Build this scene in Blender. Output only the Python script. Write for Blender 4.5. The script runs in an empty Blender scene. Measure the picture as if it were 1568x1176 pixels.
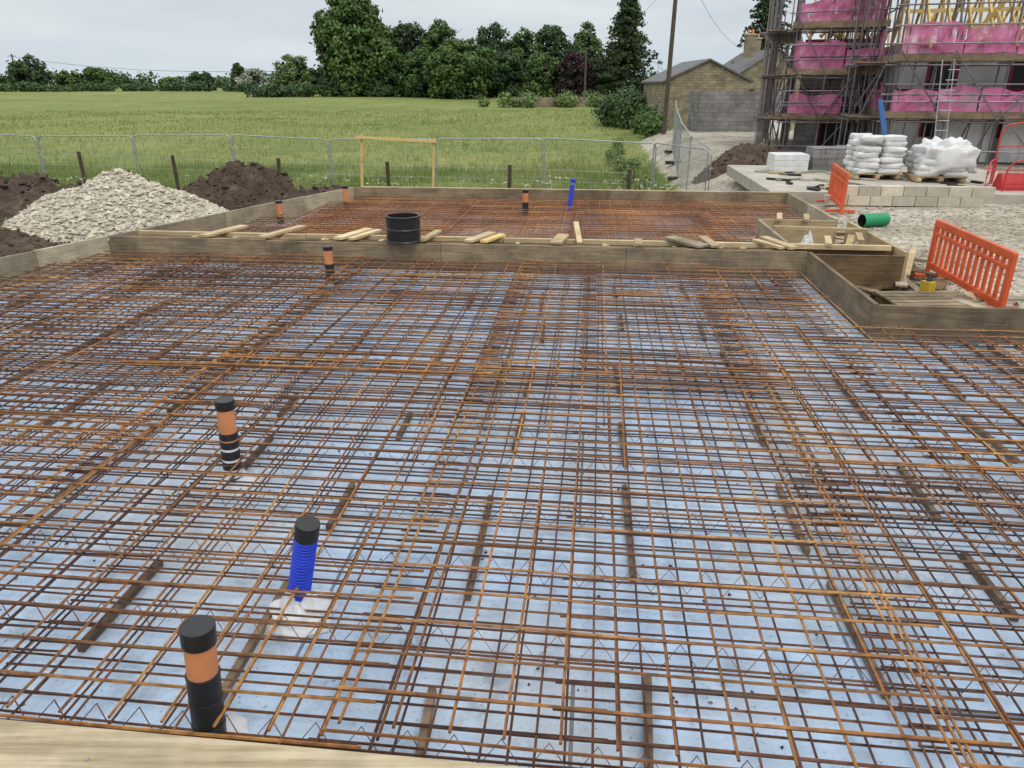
import bpy, math, random
import numpy as np
from mathutils import Vector, noise, Euler
random.seed(7); rng=np.random.default_rng(7)
SC=bpy.context.scene
A6=math.radians(6.1); CA,SA=math.cos(A6),math.sin(A6)
def W(s,t,z=0.0): return (s*CA+t*SA, -s*SA+t*CA, z)
def Sinv(x,y): return (x*CA-y*SA, x*SA+y*CA)
def sst(a,b,x):
    t=min(1,max(0,(x-a)/(b-a))); return t*t*(3-2*t)
# ------------------------------------------------------------ materials
def newmat(name):
    m=bpy.data.materials.new(name); m.use_nodes=True
    nt=m.node_tree; b=nt.nodes['Principled BSDF']; return m,nt,b
def N(nt,typ,**kw):
    n=nt.nodes.new(typ)
    for k,v in kw.items():
        if k in n.inputs.keys(): n.inputs[k].default_value=v
        else: setattr(n,k,v)
    return n
def ramp(nt,fac,stops,interp='LINEAR'):
    r=nt.nodes.new('ShaderNodeValToRGB'); r.color_ramp.interpolation=interp
    el=r.color_ramp.elements
    while len(el)<len(stops): el.new(0.5)
    for e,(p,c) in zip(el,stops):
        e.position=p; e.color=(c[0],c[1],c[2],1)
    nt.links.new(fac,r.inputs[0]); return r.outputs[0]
def mix(nt,fac,a,b,blend='MIX'):
    m=nt.nodes.new('ShaderNodeMix'); m.data_type='RGBA'; m.blend_type=blend
    for sock,v in ((m.inputs[0],fac),(m.inputs[6],a),(m.inputs[7],b)):
        if hasattr(v,'links'): nt.links.new(v,sock)
        elif isinstance(v,(int,float)): sock.default_value=v
        else: sock.default_value=(v[0],v[1],v[2],1)
    return m.outputs[2]
def pos(nt): return nt.nodes.new('ShaderNodeNewGeometry').outputs['Position']
def noi(nt,scale,detail=4,vec=None,rough=0.55):
    n=N(nt,'ShaderNodeTexNoise',Scale=scale,Detail=detail,Roughness=rough)
    nt.links.new(vec if vec is not None else pos(nt),n.inputs['Vector']); return n.outputs[0]
def isl(nt): return nt.nodes.new('ShaderNodeNewGeometry').outputs['Random Per Island']
def bump(nt,b,h,strength=0.4,dist=0.02):
    n=N(nt,'ShaderNodeBump',Strength=strength,Distance=dist); nt.links.new(h,n.inputs['Height']); nt.links.new(n.outputs[0],b.inputs['Normal'])
def simple(name,col,rough=0.7,var=0.25,scale=6,metal=0,island=0.0,bmp=0.0):
    m,nt,b=newmat(name)
    n=noi(nt,scale)
    lo=[c*(1-var) for c in col]; hi=[min(1,c*(1+var)) for c in col]
    c=ramp(nt,n,[(0.3,lo),(0.7,hi)])
    if island>0:
        d=ramp(nt,isl(nt),[(0,[1-island]*3),(1,[1]*3)])
        c=mix(nt,1.0,c,d,'MULTIPLY')
    nt.links.new(c,b.inputs['Base Color']); b.inputs['Roughness'].default_value=rough; b.inputs['Metallic'].default_value=metal
    if bmp>0: bump(nt,b,noi(nt,scale*6),bmp)
    return m
def leafmat(name,c1,c2,scale=0.35):
    m,nt,b=newmat(name)
    f=noi(nt,scale,3)
    c=ramp(nt,f,[(0.35,c1),(0.65,c2)])
    d=ramp(nt,isl(nt),[(0,(0.65,0.65,0.65)),(1,(1.25,1.25,1.2))])
    c=mix(nt,1.0,c,d,'MULTIPLY')
    nt.links.new(c,b.inputs['Base Color']); b.inputs['Roughness'].default_value=0.6
    b.inputs['Specular IOR Level'].default_value=0.2
    return m
def rustmat(name,cols):
    m,nt,b=newmat(name)
    c=ramp(nt,noi(nt,1.1,5),[(0.3,cols[0]),(0.5,cols[1]),(0.68,cols[2])])
    f=ramp(nt,noi(nt,18,4),[(0.35,(0.55,0.52,0.5)),(0.65,(1.2,1.2,1.2))])
    c=mix(nt,1.0,c,f,'MULTIPLY')
    d=ramp(nt,isl(nt),[(0,(0.5,0.46,0.44)),(0.5,(0.88,0.86,0.84)),(1,(1.4,1.4,1.3))])
    c=mix(nt,1.0,c,d,'MULTIPLY')
    nt.links.new(c,b.inputs['Base Color']); b.inputs['Roughness'].default_value=0.5; b.inputs['Metallic'].default_value=0.1
    return m
M={}
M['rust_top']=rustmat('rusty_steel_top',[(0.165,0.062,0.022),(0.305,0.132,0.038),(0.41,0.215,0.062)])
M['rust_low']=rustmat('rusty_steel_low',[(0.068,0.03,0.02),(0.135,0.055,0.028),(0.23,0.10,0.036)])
M['rust_far']=rustmat('rusty_steel_far',[(0.17,0.062,0.025),(0.30,0.118,0.038),(0.42,0.20,0.062)])
def woodmat(name,c1,c2,stain=0.5,along=None):
    m,nt,b=newmat(name)
    mp=N(nt,'ShaderNodeMapping'); nt.links.new(pos(nt),mp.inputs[0])
    if along: mp.inputs['Rotation'].default_value=(0,0,A6)
    mp.inputs['Scale'].default_value=(1.2,24,24) if along else (1.5,1.5,22)
    g=noi(nt,2.0,5,mp.outputs[0])
    c=ramp(nt,g,[(0.3,c1),(0.7,c2)])
    s=ramp(nt,noi(nt,2.2,6,rough=0.65),[(0.35,[stain]*3),(0.6,(1,1,1))])
    c=mix(nt,1.0,c,s,'MULTIPLY')
    d=ramp(nt,isl(nt),[(0,(0.65,0.62,0.6)),(1,(1.15,1.15,1.15))])
    c=mix(nt,1.0,c,d,'MULTIPLY')
    nt.links.new(c,b.inputs['Base Color']); b.inputs['Roughness'].default_value=0.8
    bump(nt,b,g,0.3,0.01)
    return m
M['board']=woodmat('weathered_form_board',(0.20,0.15,0.09),(0.37,0.285,0.175),stain=0.45)
M['board_pale']=woodmat('pale_weathered_board',(0.36,0.30,0.2),(0.52,0.46,0.33),stain=0.6)
M['wood_new']=woodmat('new_softwood',(0.50,0.37,0.19),(0.68,0.55,0.33),stain=0.75)
M['wood_edge']=woodmat('edge_softwood',(0.38,0.30,0.17),(0.74,0.64,0.43),stain=0.65,along=True)
M['wood_yellow']=woodmat('yellow_softwood',(0.60,0.42,0.14),(0.76,0.57,0.24),stain=0.88)
M['wood_dark']=woodmat('wet_timber',(0.15,0.095,0.045),(0.31,0.21,0.10))
M['scafboard']=woodmat('scaffold_board',(0.24,0.17,0.11),(0.44,0.33,0.22))
M['black']=simple('black_plastic',(0.014,0.014,0.016),0.36,0.3,30)
M['tape']=simple('black_tape',(0.01,0.01,0.012),0.3,0.3,40,bmp=0.5)
M['orange_pipe']=simple('terracotta_pipe_plastic',(0.60,0.235,0.10),0.5,0.15,10)
M['blue_duct']=simple('blue_duct_plastic',(0.01,0.045,0.58),0.4,0.15,10)
M['white_wrap']=simple('white_polythene',(0.70,0.71,0.73),0.35,0.15,12)
M['galv']=simple('galvanised_steel',(0.36,0.38,0.39),0.45,0.2,8,metal=0.5)
M['tube']=simple('scaffold_tube',(0.26,0.23,0.245),0.45,0.35,3,metal=0.4,island=0.6)
M['orange']=simple('orange_barrier_plastic',(0.68,0.11,0.035),0.5,0.2,3)
M['red']=simple('red_paint',(0.5,0.03,0.03),0.5,0.2,4)
M['green']=simple('green_plastic',(0.01,0.27,0.11),0.4,0.2,5)
M['concrete']=simple('pale_concrete',(0.42,0.39,0.33),0.85,0.2,2,bmp=0.2)
M['spacer']=simple('spacer_bar',(0.25,0.175,0.115),0.9,0.4,7,island=0.45,bmp=0.3)
M['stone_pale']=simple('limestone_rubble',(0.64,0.58,0.46),0.9,0.12,8,island=0.38)
M['gravel_st']=simple('gravel_stones',(0.48,0.44,0.37),0.9,0.15,6,island=0.5)
M['soil_cl']=simple('soil_clods',(0.09,0.06,0.042),0.95,0.35,5,island=0.4)
M['bark']=simple('bark',(0.09,0.07,0.05),0.95,0.3,6)
M['postwood']=simple('dark_post_wood',(0.075,0.05,0.035),0.9,0.3,6)
M['graywrap']=simple('grey_membrane',(0.40,0.41,0.41),0.6,0.2,1.2)
M['whitewrap']=simple('white_sheeting',(0.66,0.67,0.68),0.5,0.18,1.6,bmp=0.3)
M['dark']=simple('dark_opening',(0.02,0.02,0.022),0.6,0.3,3)
M['maroon']=simple('maroon_panel',(0.20,0.02,0.03),0.7,0.3,2)
M['slate']=simple('slate_roof',(0.13,0.125,0.125),0.75,0.25,3,bmp=0.4)
M['bag']=simple('white_bag',(0.70,0.70,0.68),0.5,0.12,5,bmp=0.4)
M['yellow']=simple('yellow_plastic',(0.5,0.36,0.03),0.5,0.1,5)
M['bluepaint']=simple('blue_paint',(0.03,0.13,0.36),0.5,0.1,5)
M['wire']=simple('cable',(0.04,0.04,0.045),0.6,0.1,5)
def brickmat(name,c1,c2,mort,sw,sh):
    m,nt,b=newmat(name)
    g=nt.nodes.new('ShaderNodeNewGeometry'); sx=N(nt,'ShaderNodeSeparateXYZ'); nt.links.new(g.outputs['Position'],sx.inputs[0])
    ad=N(nt,'ShaderNodeMath',operation='ADD'); nt.links.new(sx.outputs[0],ad.inputs[0]); nt.links.new(sx.outputs[1],ad.inputs[1])
    cb=N(nt,'ShaderNodeCombineXYZ'); nt.links.new(ad.outputs[0],cb.inputs[0]); nt.links.new(sx.outputs[2],cb.inputs[1])
    br=N(nt,'ShaderNodeTexBrick',Scale=1.0); nt.links.new(cb.outputs[0],br.inputs['Vector'])
    br.inputs['Color1'].default_value=(*c1,1); br.inputs['Color2'].default_value=(*c2,1); br.inputs['Mortar'].default_value=(*mort,1)
    br.inputs['Brick Width'].default_value=sw; br.inputs['Row Height'].default_value=sh; br.inputs['Mortar Size'].default_value=0.012
    f=ramp(nt,noi(nt,1.5,6),[(0.3,(0.6,0.6,0.6)),(0.7,(1.2,1.2,1.2))])
    c=mix(nt,1.0,br.outputs[0],f,'MULTIPLY')
    nt.links.new(c,b.inputs['Base Color']); b.inputs['Roughness'].default_value=0.9
    bump(nt,b,br.outputs[1],-0.4,0.01)
    return m
M['block']=brickmat('grey_blockwork',(0.19,0.185,0.175),(0.27,0.255,0.24),(0.13,0.13,0.13),0.45,0.225)
M['cots']=brickmat('rubble_stone_wall',(0.24,0.20,0.13),(0.36,0.295,0.195),(0.17,0.145,0.11),0.4,0.16)
m,nt,b=newmat('pink_netting'); M['pink']=m
c=ramp(nt,noi(nt,1.0,6,rough=.65),[(0.3,(0.40,0.07,0.20)),(0.5,(0.60,0.15,0.33)),(0.72,(0.66,0.33,0.45))])
nt.links.new(c,b.inputs['Base Color']); b.inputs['Roughness'].default_value=0.6
al=ramp(nt,noi(nt,2.2,6,rough=0.6),[(0.30,(0.3,0.3,0.3)),(0.48,(0.93,0.93,0.93))])
nt.links.new(al,b.inputs['Alpha'])
def floormat(name,base,dirt):
    m,nt,b=newmat(name)
    n1=ramp(nt,noi(nt,0.7,6,rough=0.6),[(0.42,base),(0.66,dirt)])
    sp=ramp(nt,noi(nt,45,3,rough=0.7),[(0.28,(0.4,0.38,0.35)),(0.40,(1,1,1))])
    c=mix(nt,1.0,n1,sp,'MULTIPLY')
    st=ramp(nt,noi(nt,3.5,6,rough=0.7),[(0.3,(0.46,0.44,0.40)),(0.48,(1,1,1))])
    c=mix(nt,0.7,c,st,'MULTIPLY')
    mp=N(nt,'ShaderNodeMapping'); nt.links.new(pos(nt),mp.inputs[0]); mp.inputs['Rotation'].default_value=(0,0,A6)
    br=N(nt,'ShaderNodeTexBrick',Scale=1.0); nt.links.new(mp.outputs[0],br.inputs['Vector'])
    br.inputs['Brick Width'].default_value=2.4; br.inputs['Row Height'].default_value=1.2; br.inputs['Mortar Size'].default_value=0.009
    br.inputs['Color1'].default_value=(1,1,1,1); br.inputs['Color2'].default_value=(0.9,0.93,0.96,1); br.inputs['Mortar'].default_value=(0.25,0.25,0.25,1)
    c=mix(nt,0.9,c,br.outputs[0],'MULTIPLY')
    nt.links.new(c,b.inputs['Base Color'])
    r=N(nt,'ShaderNodeMapRange'); nt.links.new(noi(nt,1.3,4),r.inputs[0]); r.inputs[1].default_value=0.4; r.inputs[2].default_value=0.6; r.inputs[3].default_value=0.10; r.inputs[4].default_value=0.4
    nt.links.new(r.outputs[0],b.inputs['Roughness'])
    bump(nt,b,noi(nt,6,3),0.3,0.03)
    return m
M['floor']=floormat('blue_white_membrane',(0.50,0.65,0.84),(0.56,0.60,0.64))
M['floor2']=floormat('wet_membrane_painted_glints',(0.46,0.44,0.46),(0.28,0.19,0.15))  # wet far slab sheet; pale patches put white reflections into the base colour
m,nt,b=newmat('ground_mixed'); M['ground']=m
at=N(nt,'ShaderNodeAttribute',attribute_name='zone'); sp=N(nt,'ShaderNodeSeparateColor'); nt.links.new(at.outputs['Color'],sp.inputs[0])
g1=ramp(nt,noi(nt,0.05,8,rough=0.65),[(0.32,(0.135,0.185,0.052)),(0.5,(0.19,0.235,0.072)),(0.68,(0.27,0.285,0.115))])
g2=ramp(nt,noi(nt,2.5,5),[(0.3,(0.66,0.66,0.62)),(0.7,(1.18,1.15,1.08))])
grass=mix(nt,1.0,g1,g2,'MULTIPLY')
bt=ramp(nt,noi(nt,0.35,7,rough=0.75),[(0.50,(0,0,0)),(0.70,(1,1,1))])
grass=mix(nt,bt,grass,(0.29,0.27,0.09))
soil=ramp(nt,noi(nt,1.5,8,rough=0.7),[(0.3,(0.045,0.028,0.018)),(0.5,(0.09,0.058,0.038)),(0.72,(0.17,0.12,0.085))])
v=N(nt,'ShaderNodeTexVoronoi',Scale=14.0); nt.links.new(pos(nt),v.inputs['Vector'])
gr=ramp(nt,v.outputs['Color'],[(0.1,(0.29,0.25,0.2)),(0.6,(0.46,0.42,0.34)),(0.9,(0.58,0.54,0.46))])
gr2=ramp(nt,noi(nt,0.5,7,rough=0.7),[(0.35,(0.6,0.55,0.48)),(0.6,(1.05,1.05,1.05))])
gravel=mix(nt,1.0,gr,gr2,'MULTIPLY')
def thr2(sock):
    ad=N(nt,'ShaderNodeMath',operation='ADD'); nt.links.new(sock,ad.inputs[0]); nt.links.new(noi(nt,1.2,6),ad.inputs[1])
    s2=N(nt,'ShaderNodeMath',operation='SUBTRACT'); nt.links.new(ad.outputs[0],s2.inputs[0]); s2.inputs[1].default_value=0.5
    return ramp(nt,s2.outputs[0],[(0.45,(0,0,0)),(0.55,(1,1,1))])
c=mix(nt,thr2(sp.outputs[0]),grass,soil)
c=mix(nt,thr2(sp.outputs[1]),c,gravel)
nt.links.new(c,b.inputs['Base Color']); b.inputs['Roughness'].default_value=0.95; b.inputs['Specular IOR Level'].default_value=0.15
bump(nt,b,noi(nt,9,6),0.6,0.06)
M['soilm'],nt,b=newmat('dug_soil')
nt.links.new(ramp(nt,noi(nt,2.2,8,rough=0.7),[(0.3,(0.05,0.033,0.023)),(0.55,(0.10,0.068,0.047)),(0.75,(0.18,0.13,0.09))]),b.inputs['Base Color']); b.inputs['Roughness'].default_value=0.95
bump(nt,b,noi(nt,12,6),0.9,0.08)
M['leafA']=leafmat('foliage_mid',(0.060,0.112,0.030),(0.112,0.182,0.052))
M['leafB']=leafmat('foliage_dark',(0.042,0.080,0.032),(0.080,0.132,0.046))
M['leafC']=leafmat('foliage_light',(0.10,0.155,0.045),(0.165,0.23,0.075))
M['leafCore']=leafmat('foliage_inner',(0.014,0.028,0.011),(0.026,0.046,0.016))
M['leafCon']=leafmat('foliage_conifer',(0.028,0.054,0.024),(0.072,0.10,0.04))
M['leafP']=leafmat('foliage_copper',(0.04,0.02,0.028),(0.08,0.036,0.046))
M['leafW']=leafmat('foliage_blossom',(0.18,0.22,0.13),(0.5,0.5,0.44))
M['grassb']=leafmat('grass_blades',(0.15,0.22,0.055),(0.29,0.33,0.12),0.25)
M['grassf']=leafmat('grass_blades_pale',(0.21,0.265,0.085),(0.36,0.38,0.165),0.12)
M['umbel']=simple('cow_parsley_flowers',(0.6,0.6,0.52),0.8,0.1,4)
# ------------------------------------------------------------ mesh builder
class MB:
    def __init__(s): s.v=[]; s.f=[]; s.m=[]; s.mats=[]
    def mi(s,k):
        if k not in s.mats: s.mats.append(k)
        return s.mats.index(k)
    def add(s,vs,fs,k):
        o=len(s.v); s.v+= [tuple(p) for p in vs]; i=s.mi(k)
        for f in fs: s.f.append(tuple(o+q for q in f)); s.m.append(i)
    def box(s,c,sz,k,rz=0.0,rx=0.0,ry=0.0):
        Rm=Euler((rx,ry,rz)).to_matrix(); c=Vector(c)
        vs=[]
        for dz in(-1,1):
            for dx,dy in((-1,-1),(1,-1),(1,1),(-1,1)):
                vs.append(c+Rm@Vector((dx*sz[0]/2,dy*sz[1]/2,dz*sz[2]/2)))
        s.add(vs,[(3,2,1,0),(4,5,6,7),(0,1,5,4),(1,2,6,5),(2,3,7,6),(3,0,4,7)],k)
    def beam(s,a,b,w,h,k,up=(0,0,1)):
        a=Vector(a); b=Vector(b); d=(b-a).normalized(); u=Vector(up)
        r=d.cross(u)
        if r.length<1e-4: r=Vector((1,0,0))
        r.normalize(); u=r.cross(d)
        vs=[]
        for p in(a,b):
            for i,j in((-1,-1),(1,-1),(1,1),(-1,1)): vs.append(p+r*(i*w/2)+u*(j*h/2))
        s.add(vs,[(3,2,1,0),(4,5,6,7),(0,1,5,4),(1,2,6,5),(2,3,7,6),(3,0,4,7)],k)
    def tube(s,pts,r,k,n=6,cap=True,radii=None):
        P=[Vector(p) for p in pts]; vs=[]; fs=[]
        d=(P[-1]-P[0]).normalized(); ref=Vector((0,0,1)) if abs(d.z)<0.9 else Vector((1,0,0))
        for i,p in enumerate(P):
            dd=(P[min(i+1,len(P)-1)]-P[max(i-1,0)]).normalized()
            a=dd.cross(ref)
            if a.length<1e-3: a=dd.cross(Vector((0,1,0)))
            a.normalize(); b2=a.cross(dd); rr=radii[i] if radii else r
            for j in range(n):
                q=2*math.pi*j/n; vs.append(p+a*(math.cos(q)*rr)+b2*(math.sin(q)*rr))
        for i in range(len(P)-1):
            for j in range(n):
                fs.append((i*n+j,i*n+(j+1)%n,(i+1)*n+(j+1)%n,(i+1)*n+j))
        if cap: fs.append(tuple(range(n-1,-1,-1))); fs.append(tuple((len(P)-1)*n+j for j in range(n)))
        s.add(vs,fs,k)
    def lump(s,c,r,k,sq=0.7):
        c=Vector(c); q=random.uniform(0,3.1)
        base=[(1,0,0),(0,1,0),(-1,0,0),(0,-1,0),(0,0,1),(0,0,-1)]
        vs=[]
        for x,y,z in base:
            x2=x*math.cos(q)-y*math.sin(q); y2=x*math.sin(q)+y*math.cos(q)
            m=r*random.uniform(0.6,1.3)
            vs.append(c+Vector((x2*m+random.uniform(-.35,.35)*r,y2*m+random.uniform(-.35,.35)*r,z*m*sq+random.uniform(-.3,.3)*r)))
        s.add(vs,[(0,1,4),(1,2,4),(2,3,4),(3,0,4),(1,0,5),(2,1,5),(3,2,5),(0,3,5)],k)
    def obj(s,name,smooth=False):
        me=bpy.data.meshes.new(name); me.from_pydata(s.v,[],s.f)
        for k in s.mats: me.materials.append(M[k])
        me.polygons.foreach_set('material_index',s.m)
        if smooth: me.polygons.foreach_set('use_smooth',[True]*len(s.f))
        me.update(); o=bpy.data.objects.new(name,me); SC.collection.objects.link(o); return o
# ------------------------------------------------------------ ground
def gz(x,y):
    near=-0.3; fld=-1.2+0.0165*max(0,min(y,130)-27)+0.004*max(0,min(y,400)-130)
    a=near+(fld-near)*sst(15.5,23,y)
    r=sst(4.5,7.5,x-0.08*max(0,y-20))*(1-sst(44,62,y))
    if y<14: r=sst(4,6,x)
    z=a*(1-r)+(-0.1)*r
    z+=0.05*noise.noise((x*0.4,y*0.4,0))*sst(10,14,abs(x)+y) + (0.35*noise.noise((x*0.03,y*0.03,5)) if y>60 else 0)*sst(60,110,y)
    return z
def ax(a,b,st): return list(np.arange(a,b,st))
xs=[-900,-600,-400,-300,-220,-160,-120,-90,-70,-55,-45,-38,-32]+ax(-28,30,0.33)+[30,34,40,50,65,85,120,180,300,500,900]
ys=[-60,-30,-15,-8]+ax(-4,45,0.33)+ax(45,130,2.5)+[130,140,155,175,200,230,260,300,400,600,1000,2000]
verts=[];zone=[]
for y in ys:
    for x in xs:
        verts.append((x,y,gz(x,y)))
        soil=1-sst(18.5,21.5,y); soil=max(soil, (1-sst(20,24,y))*(1 if x<-7 else 0)*0.7)
        grv=sst(4.6,6.2,x-0.08*max(0,y-22))*(1-sst(42,50,y))
        zone.append((soil,grv,0,1))
nx=len(xs)
faces=[(j*nx+i,j*nx+i+1,(j+1)*nx+i+1,(j+1)*nx+i) for j in range(len(ys)-1) for i in range(nx-1)]
me=bpy.data.meshes.new('ground'); me.from_pydata(verts,[],faces); me.materials.append(M['ground'])
ca=me.color_attributes.new('zone','FLOAT_COLOR','POINT'); ca.data.foreach_set('color',np.array(zone).ravel())
me.polygons.foreach_set('use_smooth',[True]*len(faces)); o=bpy.data.objects.new('ground',me); SC.collection.objects.link(o)
# ------------------------------------------------------------ slabs
def left(t): return -5.03+0.307*(t-15.05)
def in1(s,t,e=0.03):
    if t<1.66+e or t>9.62-e or s<left(t)+e or s>11: return False
    if t>7.17-e and s>2.69-e: return False
    return True
def in2(s,t,e=0.03):
    if t<10.22+e or t>15.3-e or s<left(t)+e: return False
    if t<12.15 and s>2.58-e: return False
    return s<3.75-e
def sheet(name,poly,z,mat):
    b=MB(); b.add([W(s,t,z) for s,t in poly],[tuple(range(len(poly)))],mat)
    b.add([W(s,t,z-0.09) for s,t in poly],[tuple(range(len(poly)))],mat); return b.obj(name)
sheet('insulation_membrane',[(left(1.62),1.62),(12,1.62),(12,7.2),(2.72,7.2),(2.72,9.65),(left(9.65),9.65)],0.0,'floor')
sheet('insulation_membrane',[(left(10.2),10.2),(2.6,10.2),(2.6,12.12),(3.78,12.12),(3.78,15.33),(left(15.33),15.33)],0.0,'floor2')
def rebar(mb,inside,s0,s1,t0,t1,zl,zt,mat,rad,step=0.3,seed=0,dl=0.2,dt=0.1,radt=None,lap=2.22):
    R=random.Random(seed); radt=radt or rad
    SW,ST=2.4,4.8; si=s0
    while si<s1:
        ti=t0-R.uniform(0,2.5)
        while ti<t1:
            a=math.radians(R.uniform(-0.35,0.35)); ox,oy=R.uniform(-.03,.03),R.uniform(-.03,.03)
            dz=R.uniform(0,0.014); ca_,sa_=math.cos(a),math.sin(a)
            def loc(u,v): return (si+ox+u*ca_-v*sa_, ti+oy+u*sa_+v*ca_)
            def run(pts,z,rr,w):
                cur=[]
                for (u,v) in pts:
                    s,t=loc(u,v)
                    if inside(s,t):
                        q=0.006*noise.noise((s*0.8+w,t*0.8,seed+w))
                        cur.append(W(s+q,t+q,z+dz+0.012*noise.noise((s*0.9,t*0.9,seed))))
                    else:
                        if len(cur)>1: mb.tube(cur,rr,mat,5)
                        cur=[]
                if len(cur)>1: mb.tube(cur,rr,mat,5)
            nl=int(SW/dl+.5)+1
            for i in range(nl):
                u=i*dl+R.uniform(-.006,.006)
                run([(u,v) for v in np.arange(-0.05,ST+0.06,step)],zl,rad,i)
            ntr=int(ST/dt+.5)+1
            for j in range(ntr):
                v=j*dt+R.uniform(-.006,.006)
                run([(u,v) for u in np.arange(-0.05,SW+0.06,step)],zt,radt,j)
            ti+=4.4
        si+=lap
b=MB()
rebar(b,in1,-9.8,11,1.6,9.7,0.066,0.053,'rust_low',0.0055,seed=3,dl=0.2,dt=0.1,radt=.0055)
rebar(b,in1,-9.72,11,1.6,9.7,0.158,0.170,'rust_top',0.0065,seed=11,dl=0.2,dt=0.2,radt=.0065)
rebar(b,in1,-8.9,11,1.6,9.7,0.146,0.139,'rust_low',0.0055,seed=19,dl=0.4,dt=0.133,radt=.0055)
R=random.Random(5)
for i in range(60):
    t=R.uniform(1.8,9.4); s=R.uniform(-8,9); L=R.uniform(1.5,5)
    if R.random()<.6: pts=[(s+q,t+0.012*q) for q in np.arange(0,L,0.3)]
    else: pts=[(s+.01*q,t+q) for q in np.arange(0,L*.6,0.3)]
    pts=[W(a,c,0.185+0.008*noise.noise((a,c,2))) for a,c in pts if in1(a,c)]
    if len(pts)>1: b.tube(pts,0.0065,'rust_top',5)
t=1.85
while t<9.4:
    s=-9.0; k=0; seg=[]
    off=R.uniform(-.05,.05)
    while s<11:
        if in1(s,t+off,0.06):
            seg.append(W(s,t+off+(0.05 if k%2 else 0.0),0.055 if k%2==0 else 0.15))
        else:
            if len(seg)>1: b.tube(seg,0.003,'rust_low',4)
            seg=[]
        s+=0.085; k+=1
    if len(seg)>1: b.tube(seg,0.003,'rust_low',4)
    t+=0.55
b.obj('rebar_mesh')
b=MB()
rebar(b,in2,-7,4,10.1,15.4,0.062,0.050,'rust_far',0.006,seed=21,step=0.6,dt=.1)
rebar(b,in2,-6.9,4,10.1,15.4,0.158,0.168,'rust_far',0.007,seed=31,step=0.6,dt=.2)
b.obj('rebar_mesh')
b=MB(); s=-9.0
while s<10.5:
    t=1.7+R.uniform(0,.8)
    while t<9.5:
        L=R.uniform(0.4,0.95)
        if in1(s,t) and in1(s,t+L):
            q=R.uniform(-.08,.08)
            b.beam(W(s+q,t,0.02),W(s+q+R.uniform(-.03,.03),t+L,0.02),0.032,0.034,'spacer')
        t+=L+R.uniform(0.25,1.1)
    s+=0.85
b.obj('spacer_bars')
b=MB()
for i in range(2200):
    s=R.uniform(-8,9); t=R.uniform(1.7,9.4)
    if in1(s,t) and (noise.noise((s*.6,t*.6,3))>-.1):
        r=R.uniform(.003,.012); b.lump(W(s,t,r*.4),r,R.choice(['soil_cl','soil_cl','spacer','dark']))
b.obj('debris_on_membrane')
# ------------------------------------------------------------ formwork
def boards(b,p0,p1,mat,z0=-0.12,z1=0.35,th=0.045,seg=2.4,side=1,pegs=True,outz=-0.3):
    p0=Vector((*p0,0));p1=Vector((*p1,0)); L=(p1-p0).length; d=(p1-p0)/L; n=Vector((-d.y,d.x,0))*side
    q=0.0
    while q<L-0.01:
        e=min(L,q+seg*R.uniform(0.8,1.1))
        if L-e<0.5: e=L
        o=R.uniform(-0.007,0.007); dz=R.uniform(-0.014,0.008)
        a=p0+d*q+n*(th/2+o); c=p0+d*(e-0.006)+n*(th/2+o+R.uniform(-.004,.004))
        b.beam(Vector(W(a.x,a.y,(z0+z1)/2+dz)),Vector(W(c.x,c.y,(z0+z1)/2+dz+R.uniform(-.006,.006))),th,z1-z0,mat)
        if pegs:
            for f in (0.12,0.5,0.88):
                g=p0+d*(q+(e-q)*f)+n*(th+0.03)
                b.beam(W(g.x,g.y,outz-0.1),W(g.x,g.y,z1-0.06+R.uniform(-.04,.06)),0.045,0.045,'board_pale')
        q=e
b=MB()
boards(b,(left(9.7),9.65),(2.74,9.65),'board',side=1,seg=2.3,pegs=False)
boards(b,(2.72,7.2),(2.72,9.62),'board',side=-1,seg=2.4,pegs=True)
boards(b,(2.72,7.2),(12,7.2),'board',side=1,seg=3.6,pegs=True)
boards(b,(left(-2),-2),(left(9.65),9.65),'board_pale',side=1)
boards(b,(left(9.7),9.7),(left(15.33),15.33),'board_pale',side=1)
boards(b,(left(10.2),10.2),(3.95,10.2),'wood_dark',side=-1,seg=2.6,pegs=False,z1=0.34)
boards(b,(left(15.33),15.33),(3.85,15.33),'board',side=1,seg=2.8)
boards(b,(3.78,12.14),(3.78,15.33),'board_pale',side=-1,seg=1.8)
boards(b,(2.6,12.12),(3.78,12.12),'wood_new',side=-1,seg=3,pegs=False)
boards(b,(2.6,10.25),(2.6,12.07),'board_pale',side=-1,seg=3,pegs=False)
boards(b,(3.95,9.75),(3.95,12.1),'wood_new',side=-1,seg=3,pegs=True)
boards(b,(2.82,9.72),(3.95,9.72),'wood_dark',side=1,seg=3,pegs=False,z1=0.3)
b.beam(W(left(9.9)+.2,9.80,0.29),W(2.6,9.79,0.29),0.06,0.09,'wood_dark')
for s0,s1 in ((left(10.1)+.05,-4.0),(-3.99,-1.2),(-1.19,1.5),(1.51,3.9)):
    b.beam(W(s0,10.10,0.325),W(s1,10.105,0.325+R.uniform(-.008,.008)),0.075,0.06,'wood_new')
b.beam(W(left(15.4)+.1,15.46,0.3),W(3.8,15.46,0.3),0.06,0.08,'wood_new')
for tt,k in ((9.78,'wood_dark'),(9.92,'board'),(10.05,'wood_dark')):
    b.beam(W(left(tt)+.1,tt,-0.05),W(3.9,tt,-0.05),0.12,0.03,k)
b.obj('timber_formwork')
b=MB()
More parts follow.
